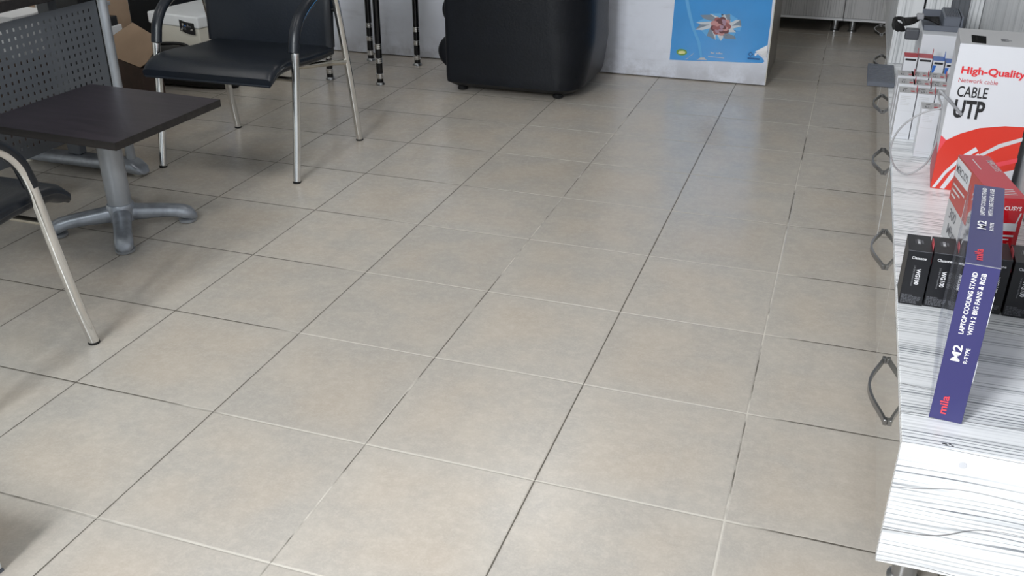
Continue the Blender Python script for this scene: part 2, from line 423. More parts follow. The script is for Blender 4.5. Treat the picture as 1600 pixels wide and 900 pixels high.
# ================================================================ display cabinets along the right wall
ZB, ZT, XF = .08, .341, 1.875
def cab_leg(parent, x, y):
    b = BM(); lathe(b, [(.029, 0), (.029, .008), (.022, .014), (.022, ZB - .008), (.027, ZB - .006), (.027, ZB)], x, y, 20); obj('leg', b, m_steel, parent, True)
def display_cabinet(y0, y1, label, first=False):
    t = thing('display_cabinet', label, 'cabinet', (XF, y0, 0), 0, 'low display cabinets along the right wall')
    L = y1 - y0; D = XR - XF - .002
    b = BM()
    box(b, 0, D, .0, .016, ZB, ZT - .018); box(b, .019, D, L - .016, L, ZB, ZT - .018)
    box(b, .019, D, .018, L - .018, ZB, ZB + .018); box(b, D - .01, D, .018, L - .018, ZB + .018, ZT - .018)
    obj('carcass', b, m_strx, t)
    b = BM(); box(b, 0, D, .0, L - .001, ZT - .018, ZT, bev=.0015); obj('cabinet_top', b, m_strx, t)
    if first:
        b = BM(); lathe(b, [(.006, 0), (.006, .0008)], 0, 0, 20)
        b.transform(Matrix.Translation((.098, -.0009, .315)) @ Matrix.Rotation(R(90), 4, 'X')); obj('screw_cap', b, m_boxwhite, t)
        p = Print((.0, .0, ZT), (1, 0, 0), (0, 1, 0))
        for q in range(7):
            a = .062 + random.uniform(0, .018); c = .011 + random.uniform(-.004, .004)
            p.poly([(a, c), (a + .004, c + .001), (a + .003, c + .004), (a - .001, c + .003)], random.choice((m_inkdark, m_inkgrey)))
        p.build('scuff_mark', t)
    h = L / 2
    for k in range(2):
        a, e = k * h + (.0175 if k == 0 else .002), (k + 1) * h - .002
        b = BM(); box(b, 0, .018, a, e, ZB + .001, ZT - .0195, bev=.001); d = obj('door', b, m_door, t)
        b = BM(); c = (a + e) / 2 - .005
        pts = [(-.004 - .030 * math.sin(math.pi * q / 16) ** 1.25, c - .125 + .25 * q / 16) for q in range(17)]
        zz = .213
        loops = []
        for q, (px, py) in enumerate(pts):
            loops.append([(px - .0035, py, zz - .006), (px + .002, py, zz - .006), (px + .002, py, zz + .006), (px - .0035, py, zz + .006)])
        loft(b, loops)
        for s in (-1, 1): box(b, -.0085, -.0003, c + s * .122 - .006, c + s * .122 + .006, zz - .0065, zz + .0065, bev=.001)
        obj('handle', b, m_handle, d, True)
    for lx in (.06, D - .05):
        for ly in (.06, L - .06): cab_leg(t, lx, ly)
    return t
cabA = display_cabinet(.683, 2.172, 'low white streaked cabinet nearest the camera, bright end panel showing', True)
cabB = display_cabinet(2.176, 3.655, 'middle low white streaked cabinet carrying the small white boxes')
cabC = display_cabinet(3.659, 5.14, 'farthest low white streaked cabinet on the right, beneath the tall panelled unit')

# tall panelled unit standing on the far cabinets
t = thing('tall_shelf_unit', 'tall white streaked panel unit standing on the far end of the display cabinets', 'shelf', (XF, 3.43, ZT + .001))
b = BM(); box(b, 0, .096, 0, 1.6, 0, 1.7, bev=.002); obj('side_panel', b, m_strz, t)
b = BM(); box(b, .096, .104, .03, 1.6, 0, 1.7); obj('gap_strip', b, m_blackplastic, t, label='black groove between the panels')
b = BM(); box(b, .104, .196, 0, 1.6, 0, 1.7, bev=.002); obj('side_panel', b, m_strz, t)
b = BM(); box(b, .196, .262, .012, 1.6, 0, 1.7, bev=.002); obj('side_panel', b, m_darkstrip, t, label='dark grey panel')
b = BM(); box(b, .262, .313, .02, 1.6, 0, 1.7, bev=.002); obj('side_panel', b, m_strz, t)

# cabinets across the back of the shop
def back_cabinet(x0, x1, label, legs):
    t = thing('base_cabinet', label, 'cabinet', (x0, 5.66, 0), 0, 'base cabinets at the back')
    L = x1 - x0
    b = BM(); box(b, 0, L, .019, .42, ZB, .82); obj('carcass', b, m_backdoor, t)
    b = BM(); box(b, 0, L, 0, .43, .821, .845); obj('worktop', b, m_strx, t)
    for a, e in ((.002, L / 2 - .0015), (L / 2 + .0015, L - .002)):
        b = BM(); box(b, a, e, 0, .018, ZB + .016, .819, bev=.0015); d = obj('door', b, m_backdoor, t)
        b = BM(); tube(b, smooth_pts([(0, 0, 0), (0, -.025, .01), (0, -.025, .13), (0, 0, .14)], 4), .005, 8)
        b.transform(Matrix.Translation(((a + e) / 2 + .12, 0, .6))); obj('handle', b, m_chrome, d, True)
    b = BM(); box(b, 0, L, .001, .018, ZB, ZB + .0145); obj('bottom_rail', b, m_strx, t)
    for lx in legs:
        for ly in (.09, .36):
            b = BM(); lathe(b, [(.026, 0), (.026, .006), (.019, .012), (.019, ZB)], lx, ly, 18); obj('leg', b, m_steel, t, True)
back_cabinet(.78, 1.672, 'grey streaked base cabinet at the back, left part behind the white counter', (.05, .851))
back_cabinet(1.675, 2.186, 'grey streaked base cabinet at the back, meeting the right-hand cabinets', (.06, .46))

# ================================================================ white counter with poster
t = thing('counter', 'scuffed white shop counter with a blue poster on its front', 'counter', (0, 4.22, 0))
b = BM(); box(b, -1.25, 1.344, 0, .02, .006, 1.02); obj('front_panel', b, m_counter, t)
b = BM(); box(b, -1.25, 1.344, .02, .62, .004, 1.02); obj('carcass', b, m_counter_side, t, label='grey side of the counter')
b = BM(); box(b, -1.27, 1.37, -.02, .66, 1.0205, 1.06, bev=.004); obj('worktop', b, m_counter, t)
b = BM(); box(b, 1.3445, 1.3485, -.002, .022, .006, 1.0); obj('corner_strip', b, m_edge, t)

t = thing('poster', 'blue poster of a rose bursting through torn paper, on the white counter', 'poster', (.85, 4.219, 0))
X0 = .85
def px(*pts): return [(x - X0, z) for x, z in pts]
out = px((.850, .099), (.95, .102), (1.062, .108), (1.2, .1125), (1.322, .119), (1.330, .128), (1.318, .143), (1.297, .158), (1.278, .173), (1.300, .184), (1.322, .199), (1.336, .209), (1.335, .26), (1.337, .304), (1.334, .40), (1.330, .86), (.857, .86), (.854, .40))
b = BM()
f0 = [b.verts.new((x, -.0012, z)) for x, z in out]; f1 = [b.verts.new((x, 0, z)) for x, z in out]
b.faces.new(f0); b.faces.new(f1[::-1])
for k in range(len(out)): b.faces.new((f0[k], f1[k], f1[(k + 1) % len(out)], f0[(k + 1) % len(out)]))
obj('sheet', b, m_poster, t)
p = Print((0, -.0012, 0), (1, 0, 0), (0, 0, 1))
cx, cz = 1.095 - X0, .287
tearW = M('torn_paper_white', '#c9cfd6', .6); tearG = M('torn_paper_grey', '#7d8b9a', .6); tearD = M('torn_hole_shadow', '#3c3f4c', .6)
rose = [M('rose_petal_' + n, c, .5) for n, c in (('pink', '#c58f8e'), ('dusky', '#9a5c5e'), ('mauve', '#a98a9c'), ('brown', '#6b3f42'))]
p.poly([(cx + .092 * math.cos(a) * (1 + .12 * math.sin(5 * a)), cz + .052 * math.sin(a) * (1 + .15 * math.cos(4 * a))) for a in [2 * math.pi * k / 40 for k in range(40)]], tearD)
random.seed(3)
for k in range(13):
    a = 2 * math.pi * k / 13 + .1; rr = random.uniform(.9, 1.25)
    ex, ez = .105 * math.cos(a), .066 * math.sin(a)
    ix, iz = .046 * math.cos(a), .034 * math.sin(a); tx, tz = -math.sin(a) * .030, math.cos(a) * .017
    sk = random.uniform(-.02, .02)
    p.poly([(cx + ex * rr + sk, cz + ez * rr), (cx + ix + tx + sk * .4, cz + iz + tz), (cx + ix * .95 - tx, cz + iz * .95 - tz)], (tearW, tearW, tearG)[k % 3], .0006 + k * .00002)
    p.poly([(cx + ex * rr + sk, cz + ez * rr), (cx + ix - tx, cz + iz - tz), (cx + ex * .9 - tx * 1.4, cz + ez * .9 - tz * 1.4)], tearG if k % 2 else m_posterlight, .0007 + k * .00002)
for ring, (r0, n, sz) in enumerate(((.036, 9, .016), (.027, 8, .014), (.018, 6, .011), (.007, 4, .010))):
    for k in range(n):
        a = 2 * math.pi * k / n + ring * .35
        x, z = cx + r0 * math.cos(a), cz + r0 * .95 * math.sin(a)
        pts = [(x + sz * math.cos(q) * 1.05, z + sz * math.sin(q) * .85) for q in [2 * math.pi * i / 12 for i in range(12)]]
        p.poly(pts, rose[(k + ring) % 4 if ring else (1, 0, 3)[k % 3]], .0011 + ring * .0003 + k * .00002)
p.build('printed_rose', t, 'pinkish brown rose in a ring of torn paper')
p = Print((0, -.0012, 0), (1, 0, 0), (0, 0, 1))
grn = M('green_oval_ink', '#6f9a3c', .5); ylw = M('pale_yellow_ink', '#e6e2a0', .5)
lx, lz = .0595, .1425
p.poly([(lx + .028 * math.cos(a), lz + .0165 * math.sin(a)) for a in [2 * math.pi * k / 24 for k in range(24)]], grn)
p.poly([(lx - .019, lz - .006), (lx - .006, lz - .009), (lx + .017, lz - .006), (lx + .020, lz + .004), (lx + .006, lz + .008), (lx - .014, lz + .005)], ylw, .0007)
p.build('printed_logo', t, 'small green and yellow oval logo'); p = Print((0, -.0012, 0), (1, 0, 0), (0, 0, 1))
for k in range(9):
    if k == 3: continue
    p.rect(.208 + k * .0068, .147, .2125 + k * .0068, .153 if k % 3 else .156, m_inkpale)
for k in range(12): p.rect(.197 + k * .0068, .1290 - .0002 * k, .2025 + k * .0068, .1325 - .0002 * k, m_inkpale)
p.build('printed_caption', t, 'pale caption lines'); p = Print((0, -.0012, 0), (1, 0, 0), (0, 0, 1))
qx, qz = .408, .158
p.poly([(qx, qz - .014), (qx + .014, qz), (qx, qz + .014), (qx - .014, qz)], m_posterdark); p.poly([(qx, qz - .007), (qx + .007, qz), (qx, qz + .007), (qx - .007, qz)], m_poster, .0007)
p.rect(.428, .151, .434, .166, m_inkwhite); p.rect(.434, .161, .443, .166, m_inkwhite); p.rect(.434, .156, .440, .159, m_inkwhite)
p.rect(.395, .132, .455, .141, m_posterdark)
p.build('printed_logo', t, 'dark diamond logo at the torn corner')
p = Print((0, -.0012, 0), (1, 0, 0), (0, 0, 1))
p.poly([(.046, .86), (.052, .42), (.075, .34), (.100, .27), (.135, .20), (.160, .112), (.172, .112), (.150, .20), (.112, .28), (.086, .36), (.064, .44), (.056, .86)], m_posterlight, .0003)
for pts in (((.095, .118), (.118, .140), (.124, .146), (.116, .134)), ((.140, .110), (.158, .122), (.178, .124), (.192, .112)), ((.075, .108), (.088, .112), (.10, .120), (.09, .110))): p.poly(pts, m_inkpale, .0009)
p.build('crease', t)
b = BM()
vs = [b.verts.new(v) for v in ((.428, -.002, .173), (.486, -.002, .210), (.489, -.010, .185), (.486, -.003, .148), (.462, -.006, .160))]
b.faces.new((vs[0], vs[1], vs[2])); b.faces.new((vs[0], vs[2], vs[4])); b.faces.new((vs[4], vs[2], vs[3]))
so = obj('torn_corner', b, m_paper, t, label='white curled back of the torn corner'); md = so.modifiers.new('thickness', 'SOLIDIFY'); md.thickness = .0006

# ================================================================ leather armchair in front of the counter
def armchair(loc, label, depth=.60):
    t = thing('armchair', label, 'armchair', loc, 0, 'black leather armchairs')
    D = depth
    def slab(x0, x1fun, y0, y1, z0, z1, rads, nz=10, topr=.05):
        loops = []
        for k in range(nz + 1):
            z = z0 + (z1 - z0) * k / nz
            ins = 0.
            if z1 - z < topr: ins = topr - math.sqrt(max(0, topr ** 2 - (topr - (z1 - z)) ** 2))
            if z - z0 < .025: ins = max(ins, .025 - math.sqrt(max(0, .025 ** 2 - (.025 - (z - z0)) ** 2)))
            ins *= .85
            rr = [max(.012, r - ins) for r in rads]
            loops.append([(x, y, z) for x, y in rrect(x0 + ins, x1fun(z) - ins, y0 + ins, y1 - ins, rr)])
        b = BM(); loft(b, loops); return b
    xr = lambda z: .675 + .045 * min(1, max(0, (z - .03) / .22)) ** .7
    loops = []
    for k in range(25):
        z = .028 + .572 * k / 24; q = 0
        if .60 - z < .07: q = .07 - math.sqrt(max(0, .0049 - (.07 - (.60 - z)) ** 2))
        if z < .068: q = max(q, .04 - math.sqrt(max(0, .0016 - (.068 - z) ** 2)))
        q = min(q, .06) * .9
        rc = .12 + .08 * min(1, max(0, (z - .03) / .3)); o1 = rrect(q, xr(z) - q, q, D - q, (.03, rc - q, rc - q, .03))
        inner = [(q, D - .16 + q * .6), (.40 + q, D - .16 + q * .6), (.40 + q, .16 - q * .6), (q, .16 - q * .6)]
        # start the outline at the front of the near arm, go round the outside, then back along the inside of the U
        loops.append([(x, y, z) for x, y in o1 + inner])
    b = BM(); loft(b, loops); obj('upholstered_shell', b, m_leather, t, True)
    obj('backrest', slab(.41, lambda z: xr(z) - .012, .010, D - .010, .50, .86, (.03, .19, .19, .03), 16, .09), m_leather, t, True)
    # seat base and cushion bulge out in front (towards -x)
    for nm, z0, z1, bulge in (('seat_base', .05, .262, .135), ('seat_cushion', .268, .46, .105)):
        loops = []
        for k in range(13):
            u = k / 12; z = z0 + (z1 - z0) * u; sw = math.sqrt(max(0, 1 - (2 * u - 1) ** 2))
            x0 = -bulge * sw + .02
            yy = .165 + .02 * (1 - sw)
            loops.append([(x, y, z) for x, y in rrect(x0, .5, yy, D - yy, (.04, .02, .02, .04))])
        b = BM(); loft(b, loops); obj(nm, b, m_leather, t, True)
    for x in (.065, .565):
        for y in (.075, D - .075):
            b = BM(); lathe(b, [(.016, 0), (.024, .003), (.026, .012), (.018, .020), (.016, .035)], x, y, 18); obj('foot', b, m_rubber, t, True)
    return t
arm = armchair((-.160, 3.60, 0), 'black leather armchair seen from its side, in front of the white counter', .60)

# ================================================================ tubular black table with chrome rings
t = thing('tall_table', 'black round-legged table with chrome ring bands, beside the leather armchair', 'table', (-.668, 3.85, 0))
for lx, ly in ((.138, -.226), (-.156, -.216), (.154, .208), (-.140, .228)):
    b = BM(); tube(b, [(lx, ly, .012), (lx + .004, ly, .70)], .0165, 18); leg = obj('leg', b, m_blacktube, t, True)
    for zc in (.045, .124, .196):
        b = BM(); lathe(b, [(.0167, zc - .0135), (.0190, zc - .012), (.0190, zc - .008), (.0169, zc - .0065), (.0169, zc - .0045), (.0190, zc - .003), (.0190, zc + .003), (.0169, zc + .0045), (.0169, zc + .0065), (.0190, zc + .008), (.0190, zc + .012), (.0167, zc + .0135)], lx, ly, 18)
        obj('ring_band', b, m_chrome, leg, True)
    b = BM(); lathe(b, [(.023, 0), (.023, .005), (.018, .0125)], lx, ly, 18); obj('foot_cap', b, m_steel, leg, True)
b = BM(); box(b, -.2, .2, -.27, .27, .701, .722, bev=.004); obj('tabletop', b, m_blackplastic, t)

# ================================================================ chrome armchairs with black vinyl
def cafe_chair():
    t = thing('waiting_chair', 'black vinyl chair with chrome arms, standing upright beyond the dark low table', 'chair', (-.5045, 2.498, 0), R(1.3), 'chrome framed waiting chairs')
    side = [(-.284, .006), (-.258, .13), (-.234, .27), (-.211, .42), (-.200, .48), (-.180, .535), (-.147, .575), (-.100, .605), (-.040, .630), (.030, .650), (.085, .654), (.122, .640), (.141, .606), (.156, .55), (.190, .40), (.218, .26), (.241, .13), (.262, .006)]
    fr = []
    for s in (-1, 1):
        pts = smooth_pts([(s * .2975, y, z) for y, z in side], 5)
        b = BM(); tube(b, pts, .0145, 18); leg = obj('arm_leg_frame', b, m_chrome, t, True)
        for y in (-.284, .262):
            b = BM(); lathe(b, [(.0155, 0), (.0155, .006), (.012, .0065)], s * .2975, y, 16); obj('foot_cap', b, m_rubber, leg, True)
        pad = [(-.202, .470), (-.194, .50), (-.180, .540), (-.147, .582), (-.100, .613), (-.040, .638), (.020, .656), (.06, .661)]
        pp = smooth_pts(pad, 5); loops = []
        for i, v in enumerate(pp):
            a = pp[max(i - 1, 0)]; c = pp[min(i + 1, len(pp) - 1)]; tx, tz = c[0] - a[0], c[1] - a[1]; l = math.hypot(tx, tz); nx, nz = -tz / l, tx / l
            e = .55 if i in (0, len(pp) - 1) else 1
            lp = []
            for q in range(14):
                ang = 2 * math.pi * q / 14; w = .0215 * math.cos(ang) * e; h = (.0165 * math.sin(ang)) * e + .004
                lp.append((s * .2975 - s * .004 + w, v[0] + nx * h, v[1] + nz * h))
            loops.append(lp)
        b = BM(); loft(b, loops); obj('arm_pad', b, m_vinyl, t, True)
    b = BM(); tube(b, smooth_pts([(-.2975, .186, .352), (-.255, .13, .358), (-.20, .03, .366), (-.13, -.02, .370), (.13, -.02, .370), (.20, .03, .366), (.255, .13, .358), (.2975, .186, .352)], 5), .0115, 14); obj('crossbar', b, m_dullchrome, t, True)
    b = BM(); tube(b, [(-.2975, -.212, .378), (.2975, -.212, .378)], .0085, 12); obj('crossbar', b, m_dullchrome, t, True)
    b = BM(); tube(b, [(-.2975, .150, .565), (.2975, .150, .565)], .008, 12); obj('crossbar', b, m_blackplastic, t, True, 'black crossbar behind the back')
    def sweep(prof, hw, rnd, name, curve=0.):
        loops = []; xs = []
        n = 8
        for k in range(n + 1): xs.append((-hw + rnd * (1 - math.cos(math.pi / 2 * k / n)), k / n))
        XS = [(x, math.sin(math.pi / 2 * u)) for x, u in xs]
        XS += [(-x, e) for x, e in XS[::-1]]
        cy = sum(p[0] for p in prof) / len(prof); cz = sum(p[1] for p in prof) / len(prof)
        # shrink the section towards its own mid line near the sides (pillowed edge)
        m = len(prof) // 2
        for x, e in XS:
            lp = []
            for i, (y, z) in enumerate(prof):
                j = len(prof) - 1 - i; my, mz = (y + prof[j][0]) / 2, (z + prof[j][1]) / 2
                f = .35 + .65 * e
                lp.append((x, my + (y - my) * f, mz + (z - mz) * f))
            loops.append(lp)
        b = BM(); loft(b, loops); return obj(name, b, m_vinyl, t, True)
    top = [(.150, .428), (.06, .428), (-.05, .434), (-.15, .446), (-.23, .450), (-.29, .445), (-.325, .430), (-.345, .408)]
    bot = [(-.340, .376), (-.318, .381), (-.285, .396), (-.225, .402), (-.15, .400), (-.05, .390), (.06, .384), (.150, .382)]
    st = sweep(top + bot, .270, .03, 'seat')
    b = BM()
    for s in (-1, 1): tube(b, smooth_pts([(s * .266, y, z) for y, z in ((.13, .405), (-.05, .412), (-.15, .423), (-.23, .426), (-.29, .421), (-.325, .405), (-.338, .392))], 4), .0055, 8)
    tube(b, [(-.262, -.340, .381), (.262, -.340, .381)], .005, 8)
    obj('seam_piping', b, m_vinyl, st, True)
    back = [(.118, .42), (.122, .50), (.134, .60), (.152, .72), (.176, .84), (.19, .895)]
    bk = [(y + .042, z + (.0 if i else .0)) for i, (y, z) in enumerate(back)][::-1]
    bo = sweep(back + bk, .284, .03, 'backrest')
    for v in bo.data.vertices: v.co.x -= .008
    return t
ch1 = cafe_chair()
ch2 = copy_tree(ch1); ch2.location = (-.3905, .692, 0); ch2.rotation_euler = (0, 0, R(180))
ch2['label'] = 'nearest black vinyl chair at the left edge, one chrome leg and seat corner in view'

# ================================================================ low dark table
t = thing('coffee_table', 'low square dark wood table on a grey four-toed pedestal', 'table', (-.5325, 1.6475, 0), R(-2.5))
b = BM(); box(b, -.2735, .2735, -.247, .247, .385, .409); o = obj('tabletop', b, [m_wenge, m_wengedge], t)
for f in o.data.polygons:
    if abs(f.normal.z) < .5: f.material_index = 1
b = BM(); box(b, -.2745, -.2737, -.2465, .2465, .3855, .4085); box(b, .2737, .2745, -.2465, .2465, .3855, .4085); box(b, -.2735, .2735, -.248, -.2472, .3855, .4085); box(b, -.2735, .2735, .2472, .248, .3855, .4085)
obj('edge_band', b, m_wengedge, t)
b = BM(); tube(b, [(0, 0, .085), (0, 0, .375)], .0385, 28); obj('column', b, m_greymetal, t, True)
b = BM(); box(b, -.14, .14, -.03, .03, .376, .3845); box(b, -.03, .03, -.14, .14, .370, .3755); obj('mounting_plate', b, m_blackplastic, t)
hub = BM(); lathe(hub, [(.030, .03), (.046, .035), (.046, .085), (.042, .092), (.036, .094)], 0, 0, 24); obj('hub', hub, m_castfoot, t, True)
for ang in (-48, 39, 132, 221):
    b = BM(); loops = []
    for s, w, zb, zt in ((.02, .030, .030, .086), (.06, .030, .030, .080), (.12, .029, .030, .073), (.17, .029, .026, .066), (.20, .030, .014, .060), (.222, .029, .010, .050), (.234, .022, .010, .034), (.240, .012, .010, .022)):
        lp = []
        for q in range(16):
            a = 2 * math.pi * q / 16; c, d = math.cos(a), math.sin(a)
            c = math.copysign(abs(c) ** .6, c); d = math.copysign(abs(d) ** .6, d)
            lp.append((s, w * c * (1 if d < 0 else 1 - .18 * d), (zb + zt) / 2 + (zt - zb) / 2 * d))
        loops.append(lp)
    loft(b, loops); b.transform(Matrix.Rotation(R(ang), 4, 'Z')); f = obj('base_leg', b, m_castfoot, t, True)
    b = BM(); lathe(b, [(.024, 0), (.030, .003), (.031, .0115), (.026, .0125)], .207, 0, 22); b.transform(Matrix.Rotation(R(ang), 4, 'Z')); obj('foot_pad', b, m_greymetal, f, True)

# ================================================================ desk with perforated modesty panel
t = thing('desk', 'dark desk with grey perforated front panel and metal post', 'desk', (-.86, 2.10, 0))
b = BM(); box(b, -.62, .03, -1.32, .06, .70, .735, bev=.003); obj('desktop', b, m_wengedge, t)
b = BM()
ys = -.062; sp = .02687; ncol, nrow = 43, 15; hw, hh = .0042, .0056
ztop = .664; zb = .217; y_hi, y_lo = -.022, ys - sp * (ncol - 1) - .04
zr = [.634 - .027 * k for k in range(nrow)]
cols = [ys - sp * k for k in range(ncol)]
def quad(y0, y1, z0, z1): b.faces.new([b.verts.new((0, y, z)) for y, z in ((y0, z0), (y1, z0), (y1, z1), (y0, z1))])
prev = ztop
for z in zr:
    quad(y_lo, y_hi, z + hh, prev); prev = z - hh
    e = y_hi
    for c in cols: quad(c + hw, e, z - hh, z + hh); e = c - hw
    quad(y_lo, e, z - hh, z + hh)
quad(y_lo, y_hi, zb, prev)
o = obj('modesty_panel', b, m_panel, t); md = o.modifiers.new('thickness', 'SOLIDIFY'); md.thickness = .0015; md.offset = 0
for yy in (0.0, -1.26):
    b = BM(); tube(b, [(.006, yy + .004, .055), (.006, yy + .004, .699)], .0175, 20); obj('post', b, m_greymetal, t, True)
    b = BM(); box(b, -.275, -.215, yy - .02, yy + .02, .058, .699, bev=.004); obj('post', b, m_panel, t)
    b = BM(); loops = []
    for x, w, z0, z1 in ((-.56, .026, .018, .040), (-.53, .036, .014, .048), (-.3, .044, .014, .056), (-.06, .042, .014, .058), (-.01, .040, .010, .068), (.03, .040, .008, .060), (.055, .034, .008, .040), (.068, .020, .008, .022)):
        lp = []
        for q in range(16):
            a = 2 * math.pi * q / 16; c, d = math.cos(a), math.sin(a); c = math.copysign(abs(c) ** .6, c); d = math.copysign(abs(d) ** .7, d)
            lp.append((x, yy + w * c, (z0 + z1) / 2 + (z1 - z0) / 2 * d))
        loops.append(lp)
    loft(b, loops); f = obj('desk_foot', b, m_castfoot, t, True)
    for x in (-.50, .03):
        b = BM(); lathe(b, [(.016, 0), (.018, .004), (.018, .0155)], x, yy, 16); obj('leveling_pad', b, m_edge, f, True)
    b = BM(); box(b, -.55, -.004, yy - .018, yy + .018, .672, .699); obj('top_rail', b, m_panel, t)

# ================================================================ clutter behind the desk
def carton(name, label, cat, loc, rz, dx, dy, dz, mat, group=None, top=None):
    t = thing(name, label, cat, loc, rz, group)
    b = BM(); box(b, 0, dx, 0, dy, 0, dz, bev=.002); o = obj('body', b, [mat, top or mat], t)
    for f in o.data.polygons:
        if f.normal.z > .9: f.material_index = 1
    return t
# open cardboard box with a raised flap
t = thing('cardboard_box', 'open tan cardboard box with a raised flap beside the chair leg', 'box', (-1.353, 2.836, 0), R(-27.1))
H = .20
b = BM()
box(b, -.004, 0, 0, .10, 0, H); box(b, -.274, -.004, 0, .004, 0, H); box(b, -.274, -.270, .004, .10, 0, H); box(b, -.270, -.004, .096, .10, 0, H); box(b, -.270, -.004, .004, .096, 0, .004)
obj('body', b, m_cardside, t)
def flap(pts, name='flap'):
    b = BM(); b.faces.new([b.verts.new(p) for p in pts]); o = obj(name, b, m_cardboard, t); md = o.modifiers.new('thickness', 'SOLIDIFY'); md.thickness = .003; md.offset = 0
cc, ss = math.cos(R(55)), math.sin(R(55))
flap([(u, .0 + v * cc, H + .003 + v * ss) for u, v in ((-.275, .002), (-.397, .09), (-.254, .188), (.012, .160), (.059, .107), (.035, .032), (-.002, .002))])
flap([(-.26, .099, H + .002), (-.01, .099, H + .002), (-.04, .13, H - .05), (-.21, .13, H - .05)])
# storage behind
t = carton('storage_carton', 'plain brown carton standing on end behind the desk post', 'box', (-2.27, 3.33, 0), 0, .31, .22, .62, m_cardboard)
t = thing('foam_box', 'cream lidded foam box with a dark picture label', 'box', (-1.855, 3.555, 0), R(-9))
b = BM(); box(b, .008, .352, .008, .40, 0, .238, bev=.006, seg=2); obj('body', b, m_cream, t)
b = BM(); box(b, 0, .36, 0, .408, .2385, .300, bev=.008, seg=2); obj('lid', b, m_lidwhite, t)
p = Print((.008, .008, 0), (1, 0, 0), (0, 0, 1))
p.poly([(.222, .278), (.275, .268), (.325, .266), (.325, .206), (.275, .208), (.222, .220)], m_ink, .0095)
random.seed(5)
for k in range(16):
    a, c = random.uniform(.228, .305), random.uniform(.214, .252)
    p.rect(a, c, a + random.uniform(.006, .016), c + random.uniform(.004, .010), random.choice((m_inkdark, m_inkgrey, m_blue, m_edge)), .0098)
p.build('picture_label', t, 'dark picture sticker on the box front')
t = thing('water_bottle', 'blue plastic bottle standing on the cream foam box lid', 'bottle', (-1.500, 3.66, .3005))
b = BM(); lathe(b, [(.020, 0), (.026, .006), (.026, .14), (.022, .17), (.011, .195), (.011, .205)], 0, 0, 24); obj('body', b, m_bluebottle, t, True)
b = BM(); lathe(b, [(.0125, .2055), (.0125, .225), (.011, .227)], 0, 0, 18); obj('cap', b, m_paper, t, True)
t = thing('duffel_bag', 'black soft bag lying on the tiles under the upright chair', 'bag', (-1.535, 3.33, 0))
b = BM(); loops = []
for k in range(13):
    u = k / 12; e = math.sqrt(max(0.02, 1 - (2 * u - 1) ** 4)); x = -.27 + .62 * u
    lp = []
    for q in range(20):
        a = 2 * math.pi * q / 20; c, d = math.cos(a), math.sin(a); c = math.copysign(abs(c) ** .55, c); d = math.copysign(abs(d) ** .55, d)
        lp.append((x, .115 * c * e, .088 + .087 * d * (e if d > 0 else 1)))
    loops.append(lp)
loft(b, loops); obj('body', b, m_rubber, t, True)
b = BM(); tube(b, smooth_pts([(-.10, -.07, .165), (-.07, -.05, .20), (.10, -.05, .21), (.16, -.07, .165)], 5), .009, 10); obj('strap', b, m_blackplastic, t, True)
arm2 = armchair((-2.34, 3.98, 0), 'dark armchair in the corner behind the cream foam box', .62)
# small items beside the open carton
t = carton('storage_carton', 'grey-white carton between the desk post and the open cardboard box', 'box', (-1.835, 3.12, 0), R(4), .10, .09, .305, m_paper, None)
t = thing('power_adapter', 'black power adapter with coiled lead on the grey-white carton', 'adapter', (-1.785, 3.168, .3055))
b = BM(); box(b, -.042, .042, -.03, .03, 0, .045, bev=.006, seg=2); obj('body', b, m_blackplastic, t)
b = BM(); tube(b, smooth_pts([(-.02 + .032 * math.cos(k * .9), .032 * math.sin(k * .9) * .6, .052 + k * .0026) for k in range(16)], 4), .006, 8); obj('lead', b, m_rubber, t, True)
b = BM(); box(b, .0, .035, -.022, .008, .0985, .118, bev=.003); obj('plug', b, m_inkgrey, t)
t = carton('storage_carton', 'brown printed carton under the desk supporting a white box', 'box', (-1.74, 2.16, 0), 0, .37, .32, .375, m_cardside)
t = carton('paper_box', 'white box lying on the brown carton, seen through the perforated panel', 'box', (-1.63, 2.235, .376), R(-4), .23, .19, .165, m_paper)
t = thing('dark_backing', 'black block added to darken the holes in the right part of the perforated panel', 'computer', (-1.36, 2.365, 0))  # dark block added so the panel's right-hand holes look black
b = BM(); box(b, 0, .16, 0, .12, .012, .60, bev=.004); obj('case', b, m_blackplastic, t)
b = BM(); box(b, .1603, .166, .01, .11, .03, .58, bev=.002); obj('front_cover', b, m_rubber, t)
for fx in (.03, .13):
    for fy in (.03, .09):
        b = BM(); lathe(b, [(.012, 0), (.014, .0118)], fx, fy, 12); obj('foot', b, m_rubber, t)
t = carton('storage_carton', 'large brown carton at the far left behind the perforated panel', 'box', (-2.25, 2.40, 0), 0, .36, .44, .50, m_cardboard)
t = carton('storage_carton', 'pale grey carton at the far left edge above the panel', 'box', (-1.85, 1.78, 0), 0, .30, .30, .47, m_boxgrey)

# ================================================================ goods on the display cabinets
ZS = ZT + .0006
